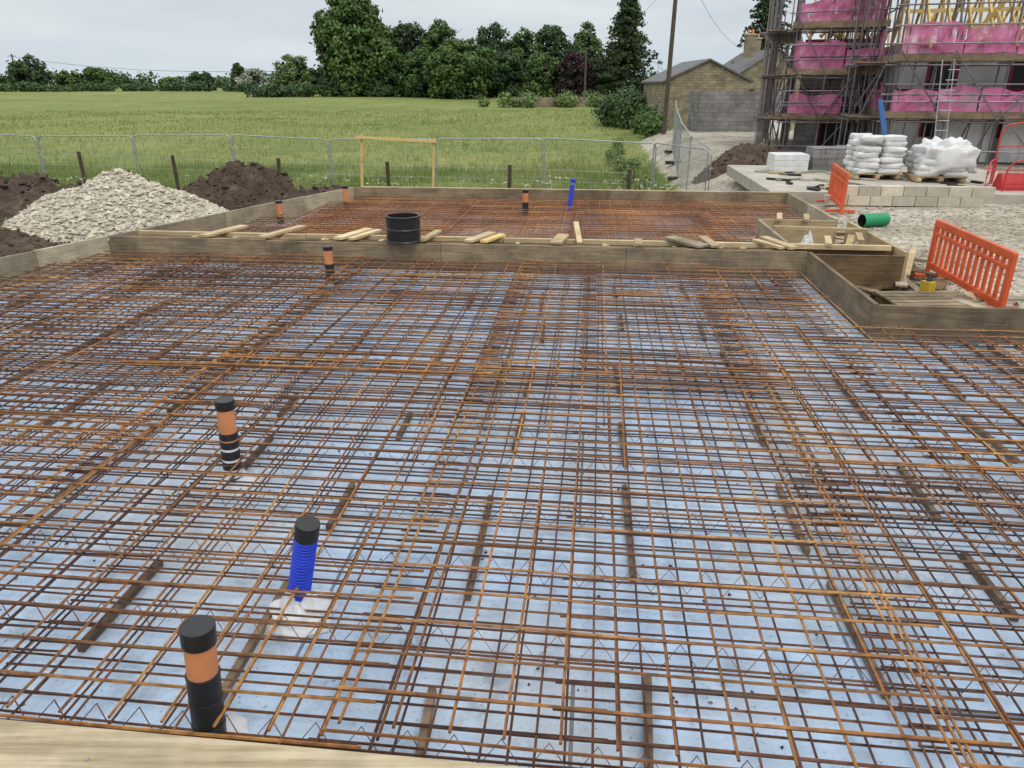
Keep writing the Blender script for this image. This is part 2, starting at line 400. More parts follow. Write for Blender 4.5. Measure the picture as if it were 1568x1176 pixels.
for s,w,da,k,l in [(-5.2,.15,.22,'wood_new',.85),(-4.35,.12,.25,'wood_new',.9),(-3.3,.14,.22,'wood_new',.8),(-3.12,.1,.2,'wood_new',.7),(-2.2,.1,.1,'wood_new',.7),(-1.5,.13,.25,'wood_new',.6),(-1.32,.1,.2,'wood_yellow',.5),(-.42,.16,.08,'wood_new',.6),(.62,.1,0,'wood_new',.3),(1.55,.12,-.1,'wood_new',.65),(1.25,.2,-.4,'board_pale',.5),(2.45,.12,-.25,'wood_new',.7),(2.3,.09,-.25,'wood_new',.5)]:
    a=9.70; c=a+l*0.95
    b.beam(W(s-da/2,a,0.378),W(s+da/2,c,0.376+R.uniform(0,.02)),w,0.03,k)
for s in (-5.6,-5.0,-4.3,-3.7,-2.9,-2.3,-1.0,-.4,.2,.6,1.1,1.7,2.0,2.6):
    b.beam(W(s,9.86,0.27),W(s+R.uniform(-.03,.03),10.05,0.27),0.05,0.09,'wood_new'); b.beam(W(s,10.04,-.1),W(s+.02,10.04,0.3),0.07,0.045,'wood_new')
b.beam(W(-.15,9.95,0.33),W(-.22,10.45,0.52),0.07,0.04,'wood_new')
for s,t in ((2.9,12.25),(3.3,12.2),(3.6,10.6),(3.1,10.3)):
    b.beam(W(s,t-.25,0.36),W(s+.1,t+.2,0.38),0.08,0.04,'wood_new')
b.beam(W(2.65,11.2,0.38),W(3.92,11.1,0.38),0.09,0.04,'wood_new')
b.beam(W(3.3,10.1,-.2),W(3.45,10.3,0.45),0.08,0.04,'wood_new')
b.obj('timber_cross_braces')
b=MB()
b.beam(W(-4,1.575,0.305),W(3,1.575,0.30),0.19,0.09,'wood_edge')
b.beam(W(-4,1.44,0.27),W(3,1.44,0.27),0.05,0.2,'board_pale')
b.beam(W(-4,1.69,0.13),W(3,1.69,0.13),0.025,0.25,'board')
b.beam(W(-3.9,1.34,0.2),W(3.0,1.34,0.2),0.09,0.09,'wood_yellow')
for s in (-2.6,-1.5,-.4): b.tube([W(s,1.55,.34),W(s,1.55,.353)],.006,'galv',8)
o=b.obj('timber_edge_beam'); md=o.modifiers.new('b','BEVEL'); md.width=.006; md.segments=2
# ------------------------------------------------------------ pipes
def pipe(name,base,top,bands,r=0.055,corr=False):
    b=MB(); B=Vector(base);T=Vector(top)
    for (f0,f1,k,dr) in bands: b.tube([B.lerp(T,f0),B.lerp(T,f1)],r+dr,k,28)
    if corr:
        L=(T-B).length; nn=int(L*0.85/0.018)
        pts=[];rad=[]
        for i in range(nn*4+1):
            pts.append(B.lerp(T,i/(nn*4)*0.84)); rad.append(r+0.0035*math.sin(i*math.pi/2)+0.001)
        b.tube(pts,r,'blue_duct',24,radii=rad)
    o=b.obj(name)
    md=o.modifiers.new('b','BEVEL'); md.width=0.003; md.segments=2; md.limit_method='ANGLE'
    return o
pipe('drain_pipe',(-1.13,2.07,0),(-1.10,2.08,0.55),[(0,0.62,'tape',0.004),(0.60,0.87,'orange_pipe',0),(0.865,1,'black',0.006),(0.6,0.63,'tape',0.006),(0.40,0.43,'tape',.0055),(.18,.22,'tape',.006)],0.054)
pipe('drain_pipe',(-1.73,4.04,0),(-1.71,4.04,0.57),[(0,0.10,'tape',0.003),(0.1,0.22,'white_wrap',0.002),(0.2,0.29,'tape',0.004),(0.29,0.32,'white_wrap',0.002),(.32,.42,'tape',.004),(.42,.45,'white_wrap',.002),(.45,.53,'tape',.004),(.53,.55,'orange_pipe',.002),(.55,.63,'tape',.004),(0.6,0.90,'orange_pipe',0),(0.895,1,'black',0.005)],0.051)
pipe('drain_pipe',(-2.3,9.19,0),(-2.3,9.19,0.44),[(0,0.5,'tape',0.003),(0.48,0.9,'orange_pipe',0),(0.89,1,'black',0.005)])
pipe('drain_pipe',(-4.15,13.4,0),(-4.15,13.4,0.40),[(0,0.3,'tape',0.003),(0.3,0.9,'orange_pipe',0),(0.89,1,'black',0.005)])
pipe('drain_pipe',(-3.3,15.0,0),(-3.3,15.0,0.46),[(0,0.3,'tape',0.003),(0.3,0.9,'orange_pipe',0),(0.89,1,'black',0.005)])
pipe('drain_pipe',(0.25,14.1,0),(0.25,14.1,0.50),[(0,0.55,'tape',0.003),(0.5,0.9,'orange_pipe',0),(0.89,1,'black',0.005)])
pipe('blue_duct_pipe',(-1.02,2.86,0),(-.905,2.81,0.5),[(0,.12,'white_wrap',.012),(.84,1,'black',.005)],0.05,True)
pipe('blue_duct_pipe',(1.08,14.4,0),(1.16,14.4,0.66),[(0,.05,'white_wrap',.02),(.9,1,'blue_duct',.002)],0.045,True)
def crumple(name,c,r,h,k='white_wrap',seed=0,n=14):
    b=MB(); vs=[];fs=[]
    for i in range(n+1):
        for j in range(n*2):
            a=2*math.pi*j/(n*2); rr=r*i/n; x=c[0]+rr*math.cos(a); y=c[1]+rr*math.sin(a)
            z=c[2]+h*(1-(i/n)**1.5)*(0.5+0.9*abs(noise.noise((x*14+seed,y*14,seed))))+0.004
            if i==n: z=c[2]+0.003
            rr2=1+0.35*noise.noise((math.cos(a)*1.5+seed,math.sin(a)*1.5,i*.2))
            vs.append((c[0]+(x-c[0])*rr2,c[1]+(y-c[1])*rr2,z))
    m=n*2
    for i in range(n):
        for j in range(m): fs.append((i*m+j,i*m+(j+1)%m,(i+1)*m+(j+1)%m,(i+1)*m+j))
    b.add(vs,fs,k); return b.obj(name)
crumple('polythene_wrap',(-.99,2.82,0),0.18,0.13,seed=1,n=18)
crumple('polythene_wrap',(-1.13,2.07,0),0.14,0.05,seed=2)
crumple('polythene_wrap',(-1.73,4.04,0),0.17,0.10,seed=3)
b=MB(); pts=[];rad=[]
c0=(-1.45,9.93)
for i in range(29):
    pts.append((c0[0],c0[1],0.36+0.34*i/28)); rad.append(0.226+(0.008 if (i>25 or i<2 or i in(13,14)) else 0))
b.tube(pts,0.2,'black',40,cap=False,radii=rad)
b.tube([(c0[0],c0[1],0.70),(c0[0],c0[1],0.36)],0.2,'black',40,cap=False,radii=[0.205,0.205])
vs=[];fs=[]
for i in range(40):
    a=2*math.pi*i/40
    vs.append((c0[0]+.233*math.cos(a),c0[1]+.233*math.sin(a),.70)); vs.append((c0[0]+.205*math.cos(a),c0[1]+.205*math.sin(a),.701))
for i in range(40): fs.append((2*i,2*((i+1)%40),2*((i+1)%40)+1,2*i+1))
b.add(vs,fs,'black'); b.obj('black_chamber_ring')
# ------------------------------------------------------------ heaps
def heap(name,c,rx,ry,h,mat,rz=0.0,rough=0.15,seed=0,stones=None,ns=0,sr=(0.02,0.06),n=80):
    b=MB(); vs=[];fs=[]
    def hz(u,v):
        d=math.sqrt(u*u+v*v); base=max(0,1-d)**0.85 if d<1 else 0
        x=u*rx;y=v*ry
        return h*base*(1+0.35*noise.noise((x*.8+seed,y*.8,seed)))+rough*base**0.3*(noise.noise((x*2.2,y*2.2,seed+3))+0.5*noise.noise((x*6,y*6,seed))+.25*noise.noise((x*14,y*14,seed))) if d<1 else 0
    for j in range(n+1):
        for i in range(n+1):
            u=-1.05+2.1*i/n; v=-1.05+2.1*j/n
            x=c[0]+u*rx*math.cos(rz)-v*ry*math.sin(rz); y=c[1]+u*rx*math.sin(rz)+v*ry*math.cos(rz)
            d=math.sqrt(u*u+v*v)
            vs.append((x,y,gz(x,y)+hz(u,v)-(0.06 if d>0.97 else 0)))
    for j in range(n):
        for i in range(n): fs.append((j*(n+1)+i,j*(n+1)+i+1,(j+1)*(n+1)+i+1,(j+1)*(n+1)+i))
    b.add(vs,fs,mat)
    for i in range(ns):
        a=random.uniform(0,2*math.pi); d=math.sqrt(random.random())*1.04
        u=d*math.cos(a);v=d*math.sin(a)
        x=c[0]+u*rx*math.cos(rz)-v*ry*math.sin(rz); y=c[1]+u*rx*math.sin(rz)+v*ry*math.cos(rz)
        r=sr[0]+(sr[1]-sr[0])*random.random()**2.6
        b.lump((x,y,gz(x,y)+hz(u,v)+r*0.3),r,stones)
    return b.obj(name)
heap('rubble_heap',(-7.75,15.0),2.25,1.7,1.05,'stone_pale',seed=1,rough=.12,stones='stone_pale',ns=11000,sr=(.015,.075))
heap('soil_mound',(-6.2,17.3),2.0,1.3,1.15,'soilm',seed=4,rough=.4,stones='soil_cl',ns=700,sr=(.015,.09))
heap('soil_mound',(-12.5,17.8),4.0,2.0,1.1,'soilm',seed=7,rough=.45,stones='soil_cl',ns=1000,sr=(.015,.11))
heap('soil_mound',(-9.5,12.6),1.6,.9,0.45,'soilm',seed=9,rough=.25,stones='soil_cl',ns=400,sr=(.01,.07))
heap('soil_mound',(8.0,26.0),1.9,1.5,0.6,'soilm',seed=12,rough=.2,stones='soil_cl',ns=300,sr=(.02,.09))
heap('soil_mound',(-4.4,18.6),1.6,.9,0.7,'soilm',seed=14,rough=.2,stones='soil_cl',ns=300,sr=(.02,.09))
b=MB()
for i in range(4500):
    x=random.uniform(-14,-5);y=random.uniform(8,19)
    s,t=Sinv(x,y)
    if s>left(t)-0.15: continue
    r=.01+.045*random.random()**2; b.lump((x,y,gz(x,y)+r*.2),r,'soil_cl' if random.random()<.85 else 'stone_pale')
b.obj('soil_clods')
b=MB()
for i in range(12000):
    y=8+22*random.random()**1.3; x=random.uniform(4.2,16)
    s,t=Sinv(x,y)
    if s<4.1 and t>7.3: continue
    if y<20.5 and y>16.2 and x>6.2: continue
    r=.01+.035*random.random()**2; b.lump((x,y,gz(x,y)+r*.2),r,'gravel_st')
b.obj('gravel_stones')
# ------------------------------------------------------------ fences
def heras(b,p0,p1,h=2.0,dense=0.1):
    a=Vector(p0);c=Vector(p1); d=(c-a); L=d.length; u=d/L
    lo0=Vector((a.x,a.y,p0[2]-h+0.15)); lo1=Vector((c.x,c.y,p1[2]-h+0.15))
    g=0.04
    P0=a+u*g;P1=c-u*g;Q0=lo0+u*g;Q1=lo1-u*g
    rc=0.12
    b.tube([Q0-Vector((0,0,.15)),P0-Vector((0,0,rc)),P0+u*0.04-Vector((0,0,.03)),P0+u*rc,P1-u*rc,P1-u*0.04-Vector((0,0,.03)),P1-Vector((0,0,rc)),Q1-Vector((0,0,.15))],0.022,'galv',6)
    b.tube([Q0,Q1],0.016,'galv',6)
    k=int(L/dense)
    for i in range(1,k):
        f=i/k; b.tube([P0.lerp(P1,f),Q0.lerp(Q1,f)],0.0022,'galv',3,cap=False)
    for i in range(1,8):
        f=i/8; b.tube([P0.lerp(Q0,f),P1.lerp(Q1,f)],0.002,'galv',3,cap=False)
    p=Q0-u*0.04
    b.box((p.x,p.y,p.z-0.12),(0.7,0.24,0.13),'black',rz=math.atan2(u.y,u.x)+math.pi/2)
    b.box((a.x,a.y,a.z-.5),(.09,.05,.05),'galv')
b=MB(); x0,y0=-23.1,27.7; du=Vector((3.44,-.50))
for i in range(8):
    ya=0.05*math.sin(i*2.1); yb=0.05*math.sin((i+1)*2.1)
    heras(b,(x0+du.x*i,y0+du.y*i+ya*4,0.75+ya-.004*i),(x0+du.x*(i+1),y0+du.y*(i+1)+yb*4,0.73+yb-.004*i))
b.obj('temporary_mesh_fence')
b=MB()
Pl=[(5.6,21.6,.62),(5.75,25.0,.8),(6.15,28.4,1.05),(6.7,31.8,1.3),(7.3,35.2,1.45),(8.0,38.6,1.6)]
for i in range(len(Pl)-1): heras(b,Pl[i],Pl[i+1],dense=.1)
heras(b,(4.3,23.6,.68),(5.55,21.7,.62),dense=.1)
b.obj('temporary_mesh_fence')
b=MB(); pp=[(-16.6,23.6,.55),(-13.0,23.2,.45),(-10.0,22.8,.38),(-6.85,22.4,.33),(-3.6,22.2,.25),(-.1,21.8,.2),(3.3,21.6,.1)]
for i,(x,y,z) in enumerate(pp):
    q=R.uniform(-.05,.05); b.tube([(x,y,gz(x,y)-.2),(x+q,y,z)],.055,'postwood',8)
for k in (0.1,0.4): b.tube([(x,y,z-k) for x,y,z in pp],0.004,'galv',3)
b.obj('post_and_wire_fence')
b=MB()
b.beam((-3.82,19,-1),(-3.68,19.1,1.2),.06,.05,'wood_yellow',up=(0,1,0)); b.beam((-2.02,18.9,-1),(-1.90,19.0,1.10),.06,.05,'wood_yellow',up=(0,1,0))
b.beam((-3.85,19.03,1.12),(-1.85,18.93,1.03),.04,.06,'wood_yellow'); b.beam((-3.80,19.0,-.10),(-1.9,18.9,-.17),.05,.06,'wood_yellow')
b.beam((-3.80,19.02,-.42),(-1.9,18.95,-.52),.05,.06,'wood_yellow')
b.beam((-3.5,19.0,1.0),(-3.72,19.05,.55),.05,.03,'wood_yellow')
b.obj('timber_goalpost_frame')
# ------------------------------------------------------------ orange barriers
def barrier(name,p0,p1,h,slats=13):
    b=MB(); a=Vector(p0);c=Vector(p1); L=(c-a).length;u=(c-a)/L; up=Vector((0,0,1))
    t=.05
    b.beam(a+up*(h-.05),c+up*(h-.05),t,.1,'orange'); b.beam(a+up*(h*.16),c+up*(h*.16),t,.09,'orange'); b.beam(a+up*(h*.74),c+up*(h*.74),t*.8,.05,'orange')
    for i in range(slats):
        f=(i+.5)/slats; p=a.lerp(c,f)
        b.beam(p+up*(h*.19),p+up*(h*.94),.055,.035,'orange',up=u.cross(up))
    for p in (a+u*.02,c-u*.02): b.beam(p+up*0.0,p+up*h*.985,.06,.055,'orange',up=u.cross(up))
    for f in (.15,.85):
        p=a.lerp(c,f); w=u.cross(up)*0.28
        b.beam(p-w+up*.03,p+w+up*.03,.08,.05,'orange')
    o=b.obj(name); md=o.modifiers.new('b','BEVEL'); md.width=.012; md.segments=2; return o
barrier('orange_plastic_barrier',(5.70,10.0,-.08),(5.46,7.95,-.1),.72,14)
barrier('orange_plastic_barrier',(6.95,16.6,-.05),(6.6,15.0,-.1),.8,12)
b=MB()
for i in range(75):
    x=random.uniform(4.35,5.6); y=random.uniform(8.0,12.6); L=random.uniform(.3,1.3); a=random.uniform(0,3.14)
    z=gz(x,y)+random.uniform(.02,.2)
    b.box((x,y,z),(L,random.uniform(.05,.14),random.uniform(.02,.05)),random.choice(['wood_new','board_pale','wood_dark','board_pale','board']),rz=a,ry=random.uniform(-.14,.14))
b.obj('scrap_timber_pile')
b=MB()
for i in range(7): b.box((4.8,7.75+i*.13,.02),(1.0,.1,.022),'board',rz=.03)
for i in range(3): b.box((4.4+i*.42,8.1,-.04),(.09,.95,.09),'wood_dark',rz=.03)
b.obj('timber_pallet')
b=MB()
b.box((4.95,8.6,.05),(.10,.13,.18),'yellow',rz=.3); b.tube([(4.95,8.6,.13),(4.97,8.62,.19)],.03,'black',10); b.obj('yellow_can')
def bagobj(b,c,sx,sy,sz,rz=0,seed=0,k='bag',n=10,amp=.14,fr=2.0):
    vs=[];fs=[]
    for i in range(n+1):
        th=math.pi*i/n-math.pi/2
        for j in range(2*n):
            ph=2*math.pi*j/(2*n)
            def se(v,e): return math.copysign(abs(v)**e,v)
            x=se(math.cos(th),.5)*se(math.cos(ph),.45);y=se(math.cos(th),.5)*se(math.sin(ph),.45);z=se(math.sin(th),.6)
            d=1+amp*noise.noise((x*fr+seed,y*fr,z*fr+seed))
            x*=sx/2*d;y*=sy/2*d;z*=sz/2*d
            vs.append((c[0]+x*math.cos(rz)-y*math.sin(rz),c[1]+x*math.sin(rz)+y*math.cos(rz),c[2]+z))
    m=2*n
    for i in range(n):
        for j in range(m): fs.append((i*m+j,i*m+(j+1)%m,(i+1)*m+(j+1)%m,(i+1)*m+j))
    b.add(vs,fs,k)
def palletof(name,c,rz,nx_,ny_,nz,sz=(.55,.38,.14),k='bag',cover=False):
    b=MB(); cz=c[2]
    for i in range(6):
        q=-.45+.18*i; b.box((c[0]-q*math.sin(rz),c[1]+q*math.cos(rz),cz+.13),(1.2,.1,.02),'wood_new',rz=rz)
    for i in(-1,0,1):
        q=i*.5; b.box((c[0]+q*math.cos(rz),c[1]+q*math.sin(rz),cz+.06),(.1,1.0,.11),'wood_new',rz=rz)
    for l in range(nz):
        for i in range(nx_):
            for j in range(ny_):
                if l>=nz-2 and random.random()<.35: continue
                u=(i-(nx_-1)/2)*sz[0]*.97+random.uniform(-.06,.06);v_=(j-(ny_-1)/2)*sz[1]*.97+random.uniform(-.04,.04)
                bagobj(b,(c[0]+u*math.cos(rz)-v_*math.sin(rz),c[1]+u*math.sin(rz)+v_*math.cos(rz),cz+.21+l*sz[2]*.92),sz[0],sz[1],sz[2]*1.1,rz+random.uniform(-.2,.2),random.random()*9,k,8,.25)
    if cover: bagobj(b,(c[0]+.1,c[1]-.1,cz+.55),1.2,1.05,.85,rz,3.3,'bag',22,.35,3.0)
    return b.obj(name,True)
palletof('cement_bag_pallet',(9.2,19.6,.1),-.1,2,3,7)
palletof('cement_bag_pallet',(10.5,19.0,.1),-.15,2,3,5,cover=True)
crumple('plastic_rubbish_bag',W(3.0,10.7,.1),.16,.34,'bag',4)
crumple('plastic_rubbish_bag',(5.1,10.9,-.05),.3,.2,'bag',5)
b=MB()
P0=Vector((6.3,13.45,.04));P1=Vector((6.8,13.6,.04)); pts=[P0.lerp(P1,i/30) for i in range(31)]; b.tube(pts,.11,'green',20,cap=False,radii=[.11+(.008 if (i//2)%2 else 0) for i in range(31)])
b.tube(pts[::-1],.10,'dark',20,cap=False,radii=[.10]*31)
b.obj('green_corrugated_pipe')
b=MB()
b.box((9.6,19.6,-.05),(7.0,6.0,.28),'concrete',rz=-A6)
for i in range(7):
    for l in range(2):
        b.box((7.0+i*.46+(.2 if l else 0),16.35-.045*i,-.0+l*.205),(.445,.22,.2),'stone_pale',rz=-A6)
b.obj('concrete_slab')
b=MB()
for (cx,cy,nz,nxx) in ((7.6,21.2,3,3),(8.75,21.5,4,3),(9.7,21.8,4,2)):
    for l in range(nz):
        for i in range(nxx):
            b.box((cx+(i-1)*.31,cy,.2+l*.145),(.30,.9,.14),'block' if cx>8 else 'bag',rz=-A6+random.uniform(-.03,.03))
b.obj('concrete_block_stack')
b=MB()
for i in range(50):
    x=random.uniform(6.6,12);y=random.uniform(16.8,21)
    b.box((x,y,.12),(random.uniform(.2,.9),.1,.04),random.choice(['concrete','board_pale','wood_new','dark']),rz=random.uniform(0,3))
b.obj('site_rubble')
b=MB()
def frame(p0,p1,z0,z1):
    a=Vector((*p0,0));c=Vector((*p1,0))
    def q(p,z): return (p.x,p.y,z)
    b.tube([q(a,z0),q(a,z1-.2),q(a.lerp(c,.08),z1-.04),q(a.lerp(c,.2),z1),q(a.lerp(c,.8),z1),q(a.lerp(c,.92),z1-.04),q(c,z1-.2),q(c,z0)],.02,'red',8)
    for f in(.35,.68): b.tube([q(a,z0+(z1-z0)*f),q(c,z0+(z1-z0)*f)],.014,'red',6)
frame((10.7,17.2),(11.6,18.4),-.1,.7); frame((11.3,18.0),(13.0,17.6),-.1,1.5); frame((12.2,16.2),(13.6,15.9),-.1,1.0); frame((11.0,17.0),(12.2,16.9),-.1,.75)
b.obj('red_tubular_guardrail')
b=MB()
for i in range(5):
    x=11.3+i*.55;y=17.3-.1*i; k='red' if i%2==0 else 'bag'
    vs=[]
    for dz,w in((0,.22),(.35,.16),(.55,.07)):
        vs+=[(x-.26,y-w,dz-.1),(x+.26,y-w,dz-.1),(x+.26,y+w,dz-.1),(x-.26,y+w,dz-.1)]
    fs=[(8,9,10,11)]
    for l in(0,4):
        for j in range(4): fs.append((l+j,l+(j+1)%4,l+4+(j+1)%4,l+4+j))
    b.add(vs,fs,k)
b.obj('red_white_barrier')
# ------------------------------------------------------------ scaffolded building
def P2(p,d,n,u,v,z): return (p[0]+d[0]*u+n[0]*v,p[1]+d[1]*u+n[1]*v,z)
bw=MB(); sc=MB()
def block(p0,p1,depth,zb,decks,wallh,seed,seg=1.9,pal=('graywrap','graywrap','maroon','block'),hang=0.0):
    R=random.Random(seed)
    L=math.hypot(p1[0]-p0[0],p1[1]-p0[1]); d=((p1[0]-p0[0])/L,(p1[1]-p0[1])/L); n=(-d[1],d[0])
    Q=lambda u,v,z: P2(p0,d,n,u,v,z)
    w=1.35
    def wallbox(u0,u1,v0,v1,z0,z1,k):
        vs=[Q(u0,v0,z0),Q(u1,v0,z0),Q(u1,v1,z0),Q(u0,v1,z0),Q(u0,v0,z1),Q(u1,v0,z1),Q(u1,v1,z1),Q(u0,v1,z1)]
        bw.add(vs,[(3,2,1,0),(4,5,6,7),(0,1,5,4),(1,2,6,5),(2,3,7,6),(3,0,4,7)],k)
    stor=[zb,zb+2.3,wallh]
    for si_ in range(2):
        z0,z1=stor[si_],stor[si_+1]; u=0.3
        while u<L-0.3:
            pw=R.uniform(.7,1.5); ow=R.uniform(.9,1.5)
            e=min(u+pw,L-.3); wallbox(u,e,w,w+.3,z0,z1,R.choice(pal))
            e2=min(e+ow,L-.3)
            if e2>e+.05:
                sill=z0+(0.8 if R.random()<.5 else 0); head=z1-.3
                if sill>z0: wallbox(e,e2,w+.003,w+.297,z0,sill,R.choice(pal))
                wallbox(e,e2,w+.003,w+.297,head,z1,R.choice(pal))
                wallbox(e,e2,w+.25,w+.28,sill,head,'dark')
                wallbox(e,e+.08,w-.02,w+.1,sill,head,'maroon'); wallbox(e2-.08,e2,w-.02,w+.1,sill,head,'maroon')
            u=e2
        wallbox(.28,L-.28,w-.02,w+.02,z1-.09,z1-.01,'maroon')
    wallbox(.3,.6,w+.3,depth,zb,wallh,pal[0]); wallbox(L-.6,L-.3,w+.3,depth,zb,wallh,'graywrap'); wallbox(.3,L-.3,depth,depth+.3,zb,wallh,'graywrap')
    u=hang
    while hang>0 and u<L-1:
        e=u+R.uniform(1.2,2.2); nn=14; vs=[];fs=[]
        for a in range(nn+1):
            for bb in range(7):
                uu=u+(e-u)*a/nn; vs.append(Q(uu,w-.32+.10*noise.noise((uu*5,bb*.4,seed))+.03*math.sin(uu*22),zb+.08+2.0*bb/6+(.05*noise.noise((uu*2,0,bb)) if bb==0 else 0)))
        for a in range(nn):
            for bb in range(6): fs.append((a*7+bb,(a+1)*7+bb,(a+1)*7+bb+1,a*7+bb+1))
        bw.add(vs,fs,'whitewrap'); u=e+R.uniform(.1,.7)
    u=.4; k_=.42
    while u<L-.3:
        z=wallh+.06; mid=(w+depth)/2; rz_=z+(depth-w)*k_
        a=Q(u,w-.35,z-.2);c=Q(u,depth+.35,z-.2);m=Q(u,mid,rz_)
        bw.beam(a,m,.06,.15,'wood_yellow'); bw.beam(c,m,.06,.15,'wood_yellow'); bw.beam(Q(u,w,z),Q(u,depth,z),.06,.13,'wood_yellow')
        bw.beam(Q(u,w+(depth-w)*.25,z),Q(u,w+(depth-w)*.3,z+(rz_-z)*.55),.05,.1,'wood_yellow'); bw.beam(Q(u,w+(depth-w)*.3,z+(rz_-z)*.55),Q(u,mid-.3,z),.05,.1,'wood_yellow')
        bw.beam(Q(u,mid+.3,z),Q(u,depth-(depth-w)*.3,z+(rz_-z)*.55),.05,.1,'wood_yellow')
        u+=.6
    for f in(.15,.3,.45,.6):
        bw.beam(Q(.3,w+(depth-w)*f*.5,wallh+.1+(depth-w)*k_*f),Q(L-.3,w+(depth-w)*f*.5,wallh+.1+(depth-w)*k_*f),.05,.12,'wood_yellow')
    for i in range(int(L*4)):
        u=R.uniform(.3,L-.5); bw.beam(Q(u,w+R.uniform(0,1.5),wallh+.1),Q(u+R.uniform(-.9,.9),w+R.uniform(.2,2),wallh+R.uniform(.5,1.6)),.06,.12,'wood_yellow')
    ztop=decks[-1]+1.3
    def runscaf(Qf,LL):
        k=int(LL/seg)+1
        for i in range(k+1):
            u=min(i*seg,LL)
            for v in(0,.95):
                q1,q2=R.uniform(-.05,.05),R.uniform(-.05,.05)
                sc.tube([Qf(u,v,zb),Qf(u+q1,v+q2,ztop+R.uniform(0,.8))],.027,'tube',6)
            for z in decks: sc.tube([Qf(u+.05,-.25,z-.06),Qf(u+.05,1.25,z-.06)],.024,'tube',5)
            sc.box(Qf(u,0,zb+.02),(.2,.2,.04),'scafboard')
        for z in decks:
            for v in(0,.95): sc.tube([Qf(-.35,v,z-.1),Qf(LL+.35,v,z-.1+R.uniform(-.04,.04))],.025,'tube',5)
            sc.tube([Qf(-.35,-.03,z-.95),Qf(LL+.35,-.03,z-.95)],.024,'tube',5)
            for j in range(4):
                u=-.1
                while u<LL:
                    e=min(LL+.1,u+R.uniform(2.5,3.9)); sc.beam(Qf(u-R.uniform(0,.15),.12+j*.235,z+.003*j),Qf(e-.02,.12+j*.235,z+.003*j),.225,.038,'scafboard'); u=e
            u=-.2
            while u<LL+.15:
                e=min(LL+.2,u+R.uniform(2,3.6)); sc.beam(Qf(u,-.03,z+.12),Qf(e-.02,-.03,z+.12+R.uniform(-.02,.02)),.038,.21,'scafboard'); u=e
            for g in(.5,1.0): sc.tube([Qf(-.3,-.12,z+g),Qf(LL+.3,-.12,z+g+R.uniform(-.05,.05))],.024,'tube',5)
            u=0
            while u<LL-.2:
                ww=R.uniform(0.9,1.9); e=min(LL,u+ww)
                if R.random()<.92:
                    z0=z+.18+R.uniform(-.05,.05);z1=z+1.0+R.uniform(-.22,.10)
                    nn=10; vs=[];fs=[]
                    for a in range(nn+1):
                        for bb in range(5):
                            uu=u+(e-u)*a/nn; zz=z0+(z1-z0)*bb/4+0.14*noise.noise((uu*2.0,bb*.3,seed+z))*(1 if bb>=3 else .3)
                            vs.append(Qf(uu,-.03+.07*noise.noise((uu*4,zz*4,seed)),zz))
                    for a in range(nn):
                        for bb in range(4): fs.append((a*5+bb,(a+1)*5+bb,(a+1)*5+bb+1,a*5+bb+1))
                    sc.add(vs,fs,'pink')
                u=e+R.uniform(0,.08)
        u=0
        zs=[zb]+decks
        while u<LL-seg:
            for a in range(len(zs)-1):
                if R.random()<.6:
                    f=R.random()<.5
                    sc.tube([Qf(u+(0 if f else seg),-.15,zs[a]),Qf(u+(seg if f else 0),-.15,zs[a+1]+.3)],.024,'tube',5)
            u+=seg
        for i in range(int(LL*3.2)):
            u=R.uniform(0,LL); z=R.choice(decks); sc.tube([Qf(u,R.uniform(-.15,1.0),z-1.7+R.uniform(-.3,.3)),Qf(u+R.uniform(-.8,.8),R.uniform(-.15,1),z+R.uniform(-.1,1))],.024,'tube',5)
        for i in range(int(LL*1.1)):
            u=R.uniform(0,LL); v=R.uniform(-.15,.9); sc.tube([Qf(u,v,zb),Qf(u+R.uniform(-.06,.06),v,ztop+R.uniform(-.5,1))],.026,'tube',5)
    runscaf(Q,L)
    Qs=lambda u,v,z: Q(v*-1-.15,u+1.0,z)
    runscaf(Qs,depth)
block((10.35,29.6),(13.0,28.6),7.5,-.1,[1.1,2.65,4.2],3.9,3,1.15,('maroon','block','block','graywrap'))
block((12.0,25.0),(24,21.4),9,-.1,[1.32,2.98,5.5],3.5,8,1.5,('graywrap','graywrap','graywrap','maroon'),hang=1.6)
bw.obj('unfinished_house'); sc.obj('scaffolding')
b=MB(); b.beam((11.75,23.9,-.1),(11.25,24.2,1.9),.14,.05,'bluepaint',up=(0,1,0)); b.obj('blue_rubbish_chute')
b=MB()
for z in np.arange(.2,2.9,.28): b.tube([(12.75,23.5,z),(13.05,23.4,z)],.011,'galv',5)
b.tube([(12.75,23.3,-.1),(12.75,23.9,3.0)],.018,'galv',6);b.tube([(13.05,23.2,-.1),(13.05,23.8,3.0)],.018,'galv',6); b.obj('access_ladder')
